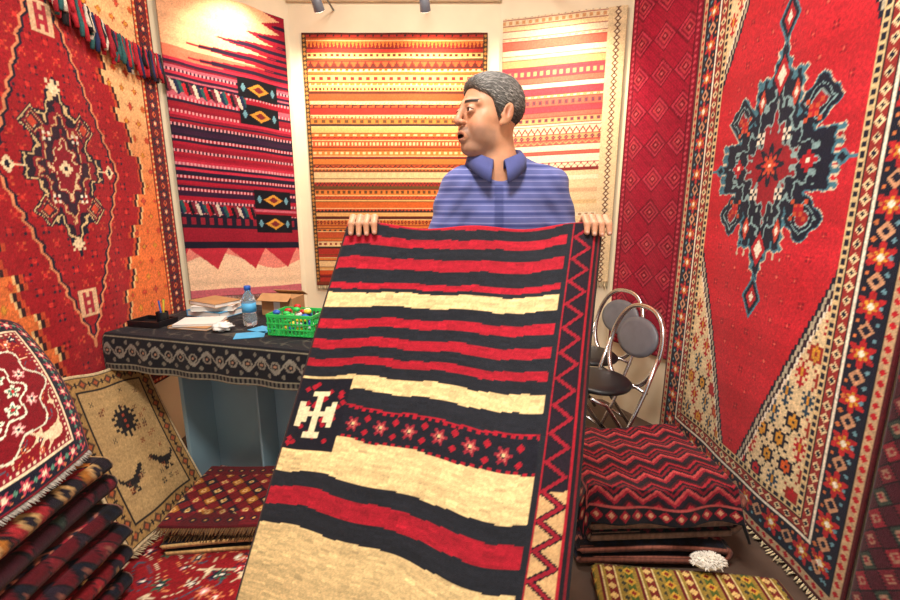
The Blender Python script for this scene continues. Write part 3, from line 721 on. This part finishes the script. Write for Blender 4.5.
# ------------------------------------------------------------------ folding chairs
def chair(hx,hy,rz):
    E=empty('folding_chair',(hx,hy,0),rz)
    b=B(); hoop=[]
    for a in np.linspace(0,2*math.pi,40,endpoint=False):
        zz=.63+.205*math.sin(a); yy=.19*np.sign(math.cos(a))*abs(math.cos(a))**.8
        hoop.append((-(zz-.45)*.25,yy,zz))
    b.tube(hoop,.0125,M_chrome,True,12)
    for sy in(-1,1):
        b.tube([(-.04,sy*.19,.62),(.02,sy*.19,.45),(.12,sy*.19,.22),(.24,sy*.19,.013)],.0105,M_chrome)
        b.tube([(.30,sy*.165,.44),(.22,sy*.17,.40),(.08,sy*.17,.20),(-.06,sy*.17,.013)],.0105,M_chrome)
    b.tube([(.20,-.19,.09),(.20,.19,.09)],.008,M_chrome); b.tube([(-.01,-.17,.09),(-.01,.17,.09)],.008,M_chrome)
    b.tube([(.01,-.19,.445),(.01,.19,.445)],.008,M_chrome)
    b.make('tube_frame',E)
    b=B(); n=32; V=[];F=[]
    rings=[(.0,.475),(.6,.475),(.92,.470),(1,.458),(.96,.445),(0.01,.443)]
    for f,z in rings:
        for k in range(n):
            a=2*math.pi*k/n; V.append((.16+.165*f*math.cos(a),.18*f*math.sin(a),z))
    for i in range(len(rings)-1):
        for k in range(n): F.append((i*n+k,(i+1)*n+k,(i+1)*n+(k+1)%n,i*n+(k+1)%n))
    b.add(V,F,M_black); b.make('seat_pad',E)
    b=B(); V=[];F=[]
    for j,(f,o) in enumerate([(0.01,.012),(.7,.012),(.9,.008),(.93,0),(.9,-.008),(.7,-.012),(.01,-.012)]):
        for k in range(n):
            a=2*math.pi*k/n; zz=.675+.11*f*math.sin(a); V.append((-(zz-.45)*.25+o,.165*f*math.cos(a),zz))
    for i in range(6):
        for k in range(n): F.append((i*n+k,(i+1)*n+k,(i+1)*n+(k+1)%n,i*n+(k+1)%n))
    b.add(V,F,M_greyv); b.make('back_pad',E)
chair(.92,2.24,math.atan2(-.26,-.96)); chair(.99,2.66,math.atan2(-.36,-.93))

# ------------------------------------------------------------------ lamps
def spot(loc,target,power,size=1.2):
    E=empty('wall_spotlight',loc)
    d=(Vector(target)-Vector(loc)).normalized()
    b=B(); p0=-d*.03; b.tube([p0,-d*.028,d*.05,d*.052],[.012,.026,.030,.030],M_greyv,n=16); b.tube([d*.0525,d*.054],[.027,.027],M_lamp,n=16)
    b.tube([(0,0,0),(0,.0,.06),(0,.10,.10),(0,3.135-loc[1],.10)],.006,M_greyv,n=8); b.make('housing',E)
    l=bpy.data.lights.new('bulb','SPOT'); l.energy=power; l.spot_size=size; l.spot_blend=.7; l.color=(1,.84,.62); l.shadow_soft_size=.03
    o=bpy.data.objects.new('bulb',l); o.location=d*.06; o.rotation_euler=d.to_track_quat('-Z','Y').to_euler(); link(o,E)
spot((-.73,2.74,2.44),(-.66,3.1,2.0),52,2.0)
spot((-.14,2.74,2.44),(-.10,3.1,2.0),52,2.0)
spot((.60,2.60,2.50),(.64,3.0,2.0),58,2.0)
spot((-1.08,2.62,2.56),(-1.28,2.9,2.1),36,1.9)
def fill_lamp(loc,w,h,power):  # unseen ceiling panel with area light, added to brighten the room from the camera side
    E=empty('added_fill_lamp',loc)
    b=B(); b.box((0,0,-.012),(w+.04,h+.04,.024),M_white); b.box((0,0,-.0255),(w,h,.003),M_lamp); b.make('panel',E,False)
    l=bpy.data.lights.new('tube','AREA'); l.energy=power; l.shape='RECTANGLE'; l.size=w; l.size_y=h; l.color=(1,.95,.88)
    o=bpy.data.objects.new('tube',l); o.location=(0,0,-.035); link(o,E)
fill_lamp((-.1,.35,ZC),.7,.45,78); fill_lamp((-.1,1.95,ZC),.7,.3,30)
w=bpy.data.worlds.new('World'); sc.world=w; w.use_nodes=True
w.node_tree.nodes['Background'].inputs[0].default_value=(1,.97,.93,1); w.node_tree.nodes['Background'].inputs[1].default_value=.8

# tassel garland
b=B(); r=np.random.default_rng(6); tm=[mat_plain('tassel_'+n,H(h),.9,var=.3,scale=150) for n,h in[('navy','1f2a52'),('red','b81c2c'),('white','cfc4b2'),('teal','2c5c5c'),('black','1a171c'),('red2','9a1828')]]
cord=[]
for i in range(60):
    f=i/59; cord.append((-1.525,1.90+.67*f,2.22-.11*f-.05*math.sin(math.pi*f)))
b.tube(cord,.006,tm[1],n=8)
for i in range(80):
    f=(i+.5)/80; k=int(f*59); p=cord[k]; ln=r.uniform(.08,.15); dx=r.uniform(0,.018); m=tm[r.integers(0,6)]
    b.tube([(p[0]+dx,p[1],p[2]+.003),(p[0]+dx,p[1],p[2]-.018),(p[0]+dx,p[1],p[2]-.026),(p[0]+dx*1.3,p[1]+r.uniform(-.01,.01),p[2]-ln*.7),(p[0]+dx*1.4,p[1]+r.uniform(-.012,.012),p[2]-ln)],[.003,.007,.005,.010,.008],m,n=8)
b.make('tassel_garland')

# ------------------------------------------------------------------ MAN (implicit surface)
def grid(lo,hi,h):
    ax=[np.arange(lo[k],hi[k]+h,h) for k in range(3)]
    return np.stack(np.meshgrid(*ax,indexing='ij'),-1).astype(np.float32)
def ell(P,c,r):
    c=np.array(c,np.float32); r=np.array(r,np.float32); q=(P-c)/r; k0=np.sqrt((q*q).sum(-1))+1e-9; k1=np.sqrt(((q/r)**2).sum(-1))+1e-9
    return k0*(k0-1)/k1
def cap(P,a,b,ra,rb):
    a=np.array(a,np.float32);b=np.array(b,np.float32); ab=b-a; h=np.clip(((P-a)@ab)/float(ab@ab),0,1)
    return np.sqrt(((P-a-h[...,None]*ab)**2).sum(-1))-(ra+(rb-ra)*h)
def smin(a,b,k):
    h=np.clip(.5+.5*(b-a)/k,0,1); return b*(1-h)+a*h-k*h*(1-h)
def smax(a,b,k): return -smin(-a,-b,k)
def nets(f,P,h):
    s=f<0; nx,ny,nz=f.shape
    acc=np.zeros((nx-1,ny-1,nz-1,3),np.float32); cnt=np.zeros((nx-1,ny-1,nz-1),np.float32)
    sh=lambda i,j,k:(slice(i,nx-1+i),slice(j,ny-1+j),slice(k,nz-1+k))
    cs=[(i,j,k) for i in(0,1) for j in(0,1) for k in(0,1)]
    for a in cs:
        for ax in range(3):
            if a[ax]==0:
                bb=list(a); bb[ax]=1; bb=tuple(bb)
                fa=f[sh(*a)]; fb=f[sh(*bb)]; m=(fa<0)!=(fb<0)
                t=np.where(m,fa/np.where(m,fa-fb,1),0)
                for q in range(3):
                    acc[...,q]+=np.where(m,a[q]+(t if q==ax else 0),0)
                cnt+=m
    act=cnt>0; idx=-np.ones(act.shape,np.int64); idx[act]=np.arange(act.sum())
    V=P[:-1,:-1,:-1][act]+acc[act]/cnt[act][:,None]*h
    Q=[]
    for ax in range(3):
        o=[0,1,2]; o.remove(ax); u,v=o
        if ax==1: u,v=v,u
        sl0=[slice(1,-1)]*3; sl0[ax]=slice(0,-1); sl1=[slice(1,-1)]*3; sl1[ax]=slice(1,None)
        A=s[tuple(sl0)];Bq=s[tuple(sl1)]; m=A!=Bq; pos=np.argwhere(m)
        if len(pos)==0: continue
        base=pos.copy(); base[:,u]+=1; base[:,v]+=1
        def g(du,dv):
            c=base.copy(); c[:,u]-=du; c[:,v]-=dv; return idx[c[:,0],c[:,1],c[:,2]]
        q=np.stack([g(1,1),g(0,1),g(0,0),g(1,0)],-1); fl=~A[m]
        q[fl]=q[fl][:,::-1]; Q.append(q)
    Q=np.concatenate(Q); Q=Q[(Q>=0).all(1)]
    return V,Q
MAN=empty('man',(0,0,0))
BX=.165
SHL=(.030,1.465,1.396);SHR=(.312,1.472,1.402);ELL_=(-.065,1.44,1.12);ELR=(.405,1.49,1.125);WL=(-.205,1.30,1.225);WR=(.385,1.315,1.225)
h=.007; P=grid((-.16,1.27,.0),(.52,1.68,1.55),h)
f=ell(P,(BX,1.485,1.25),(.170,.112,.21))
f=smin(f,ell(P,(BX,1.475,1.03),(.172,.135,.18)),.05)
f=smin(f,cap(P,(.125,1.49,1.455),SHL,.053,.058),.05); f=smin(f,cap(P,(.19,1.49,1.455),SHR,.053,.058),.05)
f=smin(f,ell(P,(BX,1.50,1.41),(.12,.08,.07)),.03)
f=smin(f,ell(P,(BX,1.49,.93),(.165,.12,.12)),.05)
f=smin(f,cap(P,SHL,(-.035,1.447,1.20),.060,.058),.025); f=smin(f,cap(P,SHR,(.372,1.482,1.20),.060,.058),.025)
for sx in(-1,1):
    f=smin(f,cap(P,(BX+sx*.085,1.49,.87),(BX+sx*.10,1.48,.49),.088,.062),.02)
    f=smin(f,cap(P,(BX+sx*.10,1.48,.49),(BX+sx*.105,1.50,.08),.062,.05),.02)
X,Y,Z=P[...,0],P[...,1],P[...,2]
f=f+.0035*np.sin(X*38+Z*30+2*np.sin(Z*14))*np.sin(Z*26-X*22)*(Z>.2)+.0028*np.sin((Z+abs(X-BX)*1.4)*75)*(Z>1.15)*np.clip((abs(X-BX)-.05)*10,0,1)+.003*np.sin(Z*70+X*18)*(Z<.9)
nk=ell(P,(.146,1.470,1.52),(.070,.070,.065)); nk=smin(nk,cap(P,(.138,1.40,1.48),(.144,1.365,1.400),.03,.010),.02)
f=smax(f,-nk,.006)
V,Q=nets(f,P,h)
C=np.zeros((len(V),3)); z=V[:,2]; C[:]=H('585e94')
C[z<.955]=H('23242c'); C[(z<.978)&(z>.945)]=H('3a2418')
pl=(abs(V[:,0]-.147)<.012)&(V[:,1]<1.44)&(z>1.22)&(z<1.41); C[pl]=H('444a7c')
quadmesh('shirt_and_trousers',V,Q,C,M_shirt,MAN)
P=grid((-.02,1.28,-.002),(.36,1.60,.14),.006); f=None
for sx in(-1,1):
    a=smin(cap(P,(BX+sx*.105,1.51,.05),(BX+sx*.115,1.36,.035),.045,.034),cap(P,(BX+sx*.105,1.50,.04),(BX+sx*.105,1.50,.11),.045,.042),.02)
    f=a if f is None else np.minimum(f,a)
f=smax(f,.003-P[...,2],.004); V,Q=nets(f,P,.006); quadmesh('shoes',V,Q,np.tile(H('241a16'),(len(V),1)),M_skin,MAN)
n=72; V=[]
for i in range(n+1):
    t=math.pi*.93*(2*i/n-1); a=math.pi/2+t; fr_=abs(t)/(math.pi*.93); dxp=math.cos(a); dyp=math.sin(a)
    zt=1.523-.047*fr_**2; cx,cy=.146,1.474
    lp=max(0,(fr_-.70)/.30); ro=.098+.014*lp; zo=zt-.040-.026*lp
    for r_,zz in[(.069,zt-.022),(.070,zt),(.076,zt+.003),(.5*(.076+ro)+.004,(zt+zo)/2+.004),(ro,zo)]: V.append((cx+r_*dxp,cy+r_*dyp,zz))
F=[]
for i in range(n):
    for j in range(4): F.append((i*5+j,(i+1)*5+j,(i+1)*5+j+1,i*5+j+1))
V=np.array(V); C=np.tile(H('4c5288'),(len(V),1)).astype(float); C[4::5]=H('383e6c')
ob=quadmesh('collar',V,np.array(F),C,M_cloth,MAN); so=ob.modifiers.new('Solidify','SOLIDIFY'); so.thickness=.004; so.offset=0
SK=H('c08a6c')
def arm(E,W,fx,side,nm,dy):
    lo=np.minimum(E,W)-.08; hi=np.maximum(E,W)+.08
    lo=np.minimum(lo,[min(fx)-.04,1.165,1.05]); hi=np.maximum(hi,[max(fx)+.04,1.5,1.345])
    h=.003; P=grid(lo,hi,h)
    Sh=np.array(SHL if side<0 else SHR); U=np.array(E)+(Sh-np.array(E))*.40
    f=cap(P,U,E,.047,.042); f=smin(f,cap(P,E,np.array(E)*.5+np.array(W)*.5,.042,.037),.01); f=smin(f,cap(P,np.array(E)*.5+np.array(W)*.5,W,.037,.025),.015)
    mid=np.mean(fx)
    f=smin(f,cap(P,W,(mid,1.262,1.262),.025,.024),.02)
    lens=[.85,1.0,1.05,.95] if side>0 else [.95,1.05,1.0,.85]
    for i,x in enumerate(fx):
        l=lens[i]; spr=(x-mid)*.12
        f=smin(f,cap(P,(mid+(x-mid)*.5,1.272,1.245),(x,1.252,1.298),.016,.0105),.010)
        g=cap(P,(x,1.252,1.298),(x+spr*.3,1.224,1.3155),.0103,.0092)
        g=smin(g,cap(P,(x+spr*.3,1.224,1.3155),(x+spr*.6,1.200-dy,1.300),.0092,.0086),.004)
        g=smin(g,cap(P,(x+spr*.6,1.200-dy,1.300),(x+spr,1.197-dy*1.8,1.300-.025*l),.0086,.0074),.004)
        f=smin(f,g,.003)
    xs=max(fx)+.012 if side<0 else min(fx)-.012
    ins=1 if side<0 else -1
    f=smin(f,cap(P,(mid+ins*.02,1.275,1.235),(xs+ins*.012,1.262,1.268),.014,.0105),.008)
    f=smin(f,cap(P,(xs+ins*.012,1.262,1.268),(xs+ins*.014,1.244,1.284),.0105,.0085),.004)
    V,Q=nets(f,P,h); C=np.tile(SK,(len(V),1)).astype(float)
    for i,x in enumerate(fx):
        tip=np.array((x+(x-mid)*.12,1.197-dy*1.8-.008,1.300-.025*lens[i]-.002)); dd=np.linalg.norm((V-tip)*[1,1,.8],axis=1); C[dd<.0050]=H('d8a898')
        kn=np.array((x,1.224,1.326)); dd=np.linalg.norm(V-kn,axis=1); C[dd<.006]=np.array(SK)*[1,.88,.85]
    gx=np.min(np.abs(V[:,0:1]-np.array([(fx[i]+fx[i+1])/2 for i in range(3)])[None]),1); m=(gx<.002)&(V[:,2]>1.26)&(V[:,1]<1.26); C[m]*=.8
    quadmesh(nm,V,Q,C,M_skin,MAN)
arm(np.array(ELL_),np.array(WL),[-.258,-.2395,-.221,-.2025],-1,'right_arm_and_hand',.0)
arm(np.array(ELR),np.array(WR),[.362,.3795,.397,.4145],1,'left_arm_and_hand',.004)
# head
HC=np.array([.117,1.465,1.614]); yaw=math.atan2(-.46,-.89)
Fv=np.array([math.cos(yaw),math.sin(yaw),0]); Lv=np.array([-math.sin(yaw),math.cos(yaw),0]); Uv=np.array([0,0,1.])
tl=.03; F2=Fv*math.cos(tl)+Uv*math.sin(tl); U2=Uv*math.cos(tl)-Fv*math.sin(tl); Rm=np.stack([F2,Lv,U2],0)
HM=Matrix(((*Rm.T[0],HC[0]),(*Rm.T[1],HC[1]),(*Rm.T[2],HC[2]),(0,0,0,1)))
def tol(p): return (np.array(p)-HC)@Rm.T
h=.0022; P=grid((-.13,-.125,-.27),(.135,.125,.13),h)
f=ell(P,(-.017,0,.034),(.095,.076,.080))
f=smin(f,ell(P,(.026,0,-.026),(.060,.062,.082)),.03)
f=smin(f,ell(P,(.022,0,-.074),(.056,.060,.036)),.025)
f=smin(f,ell(P,(.064,0,-.098),(.020,.025,.017)),.02)
f=smin(f,ell(P,(.045,0,-.102),(.030,.035,.018)),.02)
for s_ in(-1,1):
    f=smin(f,ell(P,(.047,s_*.038,-.040),(.031,.026,.034)),.02)
    f=smin(f,cap(P,(.080,s_*.013,.026),(.064,s_*.048,.023),.009,.008),.014)
    f=smin(f,ell(P,(.030,s_*.052,-.012),(.022,.012,.014)),.018)
f=smin(f,cap(P,(-.020,0,-.05),tol((.148,1.482,1.45)),.060,.064),.03)
f=smin(f,cap(P,tol((.148,1.482,1.46)),tol((.148,1.480,1.39)),.064,.073),.03)
f=smin(f,cap(P,(.086,0,.020),(.104,0,-.018),.0078,.0100),.010)
f=smin(f,ell(P,(.1055,0,-.026),(.0115,.0108,.0100)),.007)
for s_ in(-1,1):
    f=smin(f,ell(P,(.096,s_*.0135,-.029),(.010,.0066,.0080)),.005)
    f=smax(f,-ell(P,(.104,s_*.033,.001),(.019,.018,.0125)),.014)
    f=smax(f,-ell(P,(.104,s_*.0075,-.0385),(.006,.0035,.003)),.002)
    f=smax(f,-cap(P,(.094,s_*.022,-.036),(.082,s_*.036,-.068),.0026,.0020),.008)
f=smin(f,ell(P,(.083,0,-.062),(.017,.027,.022)),.012)
f=smin(f,ell(P,(.0925,0,-.0572),(.008,.021,.0042)),.004); f=smin(f,ell(P,(.087,0,-.0790),(.009,.018,.0050)),.004)
f=smax(f,-ell(P,(.100,0,-.068),(.024,.018,.0056)),.003)
EB=(.0785,.0325,.003)
for s_ in(-1,1):
    b_=np.array((EB[0],s_*EB[1],EB[2])); d=P-b_.astype(np.float32); r=np.sqrt((d*d).sum(-1))
    shell=np.abs(r-.0135)-.0014
    yy=np.clip(d[...,1]/.0130,-1,1)
    top=.0056*(1-yy**2); bot=-.0048*(1-yy**2)
    op=np.maximum(np.maximum(d[...,2]-top,bot-d[...,2]),-d[...,0])
    sh_=smax(shell,-op,.0012)
    f=smin(f,sh_,.005)
    f=np.where((op<0)&(r<.0175),np.maximum(f,-op*1.0),f)
for s_ in(-1,1):
    Pe=P.copy(); Pe[...,0]+=.22*(P[...,2]+.004)
    e=ell(Pe,(-.016,s_*.083,-.004),(.0185,.0085,.031)); e=smin(e,ell(Pe,(-.008,s_*.077,-.029),(.010,.008,.011)),.008)
    e=smax(e,-ell(Pe,(-.013,s_*.0935,.004),(.0120,.0095,.021)),.003)
    e=smin(e,cap(Pe,(-.022,s_*.086,.014),(-.018,s_*.086,-.014),.003,.003),.004)
    e=smin(e,ell(Pe,(.000,s_*.080,-.008),(.005,.005,.007)),.004)
    f=smin(f,e,.005)
V,Q=nets(f,P,h); SKN=H('c48c6c'); C=np.tile(SKN,(len(V),1)).astype(float)
x,y,z=V.T; ay=abs(y)
def blend(m,c,k=1.0):
    m=np.clip(m,0,1)[:,None]*k; C[:]=C*(1-m)+np.array(c)*m
blend(np.exp(-((x-.07)**2+(ay-.045)**2+(z+.030)**2)/.0005),H('cc7a5e'),.4)
blend(np.exp(-((x-.110)**2+(ay)**2+(z+.027)**2)/.0003),H('cc7a62'),.4)
st=np.clip((-.030-z-.25*np.clip(.05-x,0,1))/.02,0,1)*np.clip((z+.128)/.02,0,1)*np.clip((x+.005)/.02,0,1); st*=(np.hypot((z+.068)/.016,y/.027)>1); blend(st,H('86695c'),.55)
blend(np.exp(-(((z+.0475)/.0055)**2))*(x>.075)*(ay<.026),H('5e4a44'),.55)
C[(x>.078)&(ay<.021)&(np.hypot((z+.068)/.0150,y/.0215)<1)]=H('a8705c')
C[(np.hypot((z+.068)/.0060,y/.0185)<1)&(x<.0975)&(x>.05)]=H('2c0d0c')
bz=.0285-.10*np.clip(ay-.036,0,1)-.04*np.clip(.02-ay,0,1)
blend(np.clip(1.5-abs((z-bz)/.0042),0,1)*((ay>.012)&(ay<.054))*(x>.05),H('17100e'),1.0)
de=np.sqrt((x-EB[0])**2+(ay-EB[1])**2+(z-EB[2])**2)
blend((de<.0170)*(x>.07)*1.,H('a87860'),.4)
lash=(abs(z-EB[2]-.0058*(1-np.clip((ay-EB[1])/.0130,-1,1)**2))<.0013)&(de<.0160)&(x>.079); C[lash]=H('1e1614')
blend(np.exp(-((x+.012)**2+(ay-.086)**2+(z-.0)**2)/.0002),H('8a4c3a'),.6)
hd=quadmesh('head',V,Q,C,M_skin,MAN); hd.matrix_world=HM
for s_ in(-1,1):
    nn,mm=40,30; th,ph=np.meshgrid(np.linspace(0,2*np.pi,nn),np.linspace(0,np.pi,mm)); r=.0124
    e=np.stack([np.cos(ph),np.sin(ph)*np.cos(th),np.sin(ph)*np.sin(th)],-1)*r
    C=np.tile(H('ddd6cc'),(nn*mm,1)).astype(float); pr=ph.ravel(); C[pr<.55]=H('33201a'); C[pr<.28]=H('0a0808')
    idx=np.arange(nn*mm).reshape(mm,nn); Q=np.stack([idx[:-1,:-1],idx[1:,:-1],idx[1:,1:],idx[:-1,1:]],-1).reshape(-1,4)
    eo=quadmesh('eye',e.reshape(-1,3),Q,C,M_eye,MAN); eo.matrix_world=HM@Matrix.Translation((EB[0],s_*EB[1],EB[2]))@Matrix.Rotation(-.05,4,'Z')
h=.0024; P=grid((-.14,-.11,-.10),(.11,.11,.15),h); x,y,z=P[...,0],P[...,1],P[...,2]
sk=smin(ell(P,(-.017,0,.034),(.095,.076,.080)),ell(P,(.026,0,-.026),(.060,.062,.082)),.03)
KZ=[-.09,-.06,-.035,-.030,-.02,.01,.035,.048,.060,.075,.11,.13];KX=[-.07,-.05,-.035,.000,.008,.020,.030,.044,.062,.073,.082,.083]
xh=np.interp(z,KZ,KX)
vol=np.interp(z,[-.08,-.05,0,.05,.11],[.002,.003,.005,.009,.013])+.005*np.clip((x-.02)/.05,0,1)*np.clip((z-.05)/.04,0,1)
st=.0010*np.sin(y*110+x*60)*np.sin(x*80+z*50)
f=sk-vol-st; f=smax(f,(x-xh)*.8,.008); f=smax(f,-(z+.078),.01)
f=smax(f,-ell(P,(-.014,0,-.006),(.020,.2,.028)),.004)
V,Q=nets(f,P,h); r=np.random.default_rng(8)
def hcol(V,k):
    side=np.clip((.045-V[:,2])/.06,0,1)
    c=np.array(H('8c8783'))[None]*(1-side[:,None])+np.array(H('4c4644'))*side[:,None]
    return c*k
ho=quadmesh('hair',V,Q,hcol(V,.60),M_hair,MAN); ho.matrix_world=HM
me=ho.data; nrm=np.zeros(len(me.vertices)*3,np.float32); me.vertices.foreach_get('normal',nrm); nrm=nrm.reshape(-1,3)
co_=np.zeros(len(me.vertices)*3,np.float32); me.vertices.foreach_get('co',co_); co_=co_.reshape(-1,3)
out=(np.einsum('ij,ij->i',nrm,co_-np.array([-.017,0,.02]))>0.01)
pick=r.choice(np.where(out)[0],10000); p0=co_[pick]; n0=nrm[pick]
flow=np.stack([-np.ones(len(pick))*.9,np.sign(p0[:,1])*.25+r.normal(0,.15,len(pick)),-.5*np.ones(len(pick))+r.normal(0,.15,len(pick))],-1)
front=np.clip((p0[:,0]-.02)/.06,0,1)*np.clip((p0[:,2]-.05)/.04,0,1)
flow[:,2]+=front*.9
low=np.clip((.0-p0[:,2])/.04,0,1); flow[:,0]+=low*.5; flow[:,2]-=low*.8
flow-=n0*np.einsum('ij,ij->i',flow,n0)[:,None]; flow/=np.linalg.norm(flow,axis=1,keepdims=True)
ln=r.uniform(.010,.020,len(pick))*(1-.45*low); lift=r.uniform(.08,.28,len(pick))*(1-.5*low)
sd=np.cross(flow,n0); wd=.0007
VV=[]
for t,wf in[(0,1),(.5,.9),(1,.25)]:
    c_=p0-n0*.001+flow*(ln*t)[:,None]+n0*(ln*lift*(t-.45*t*t))[:,None]
    VV.append(c_-sd*wd*wf); VV.append(c_+sd*wd*wf)
VV=np.stack(VV,1).reshape(-1,3); b0=np.arange(len(pick))[:,None]*6
Q=np.concatenate([b0+np.array([[0,1,3,2]]),b0+np.array([[2,3,5,4]])])
hc=hcol(np.repeat(p0,6,0),1)*np.repeat(r.choice([.5,.75,1.0,1.25],len(pick),p=[.3,.25,.25,.2]),6)[:,None]
hs=quadmesh('hair_strands',VV,Q,hc,M_hair,MAN); hs.matrix_world=HM

# ------------------------------------------------------------------ camera
cam=bpy.data.cameras.new('camera'); cam.lens=18; cam.sensor_width=36; cam.clip_start=.02
co=bpy.data.objects.new('camera',cam); co.location=(0,0,1.35); co.rotation_euler=(math.radians(78),0,0); link(co); sc.camera=co
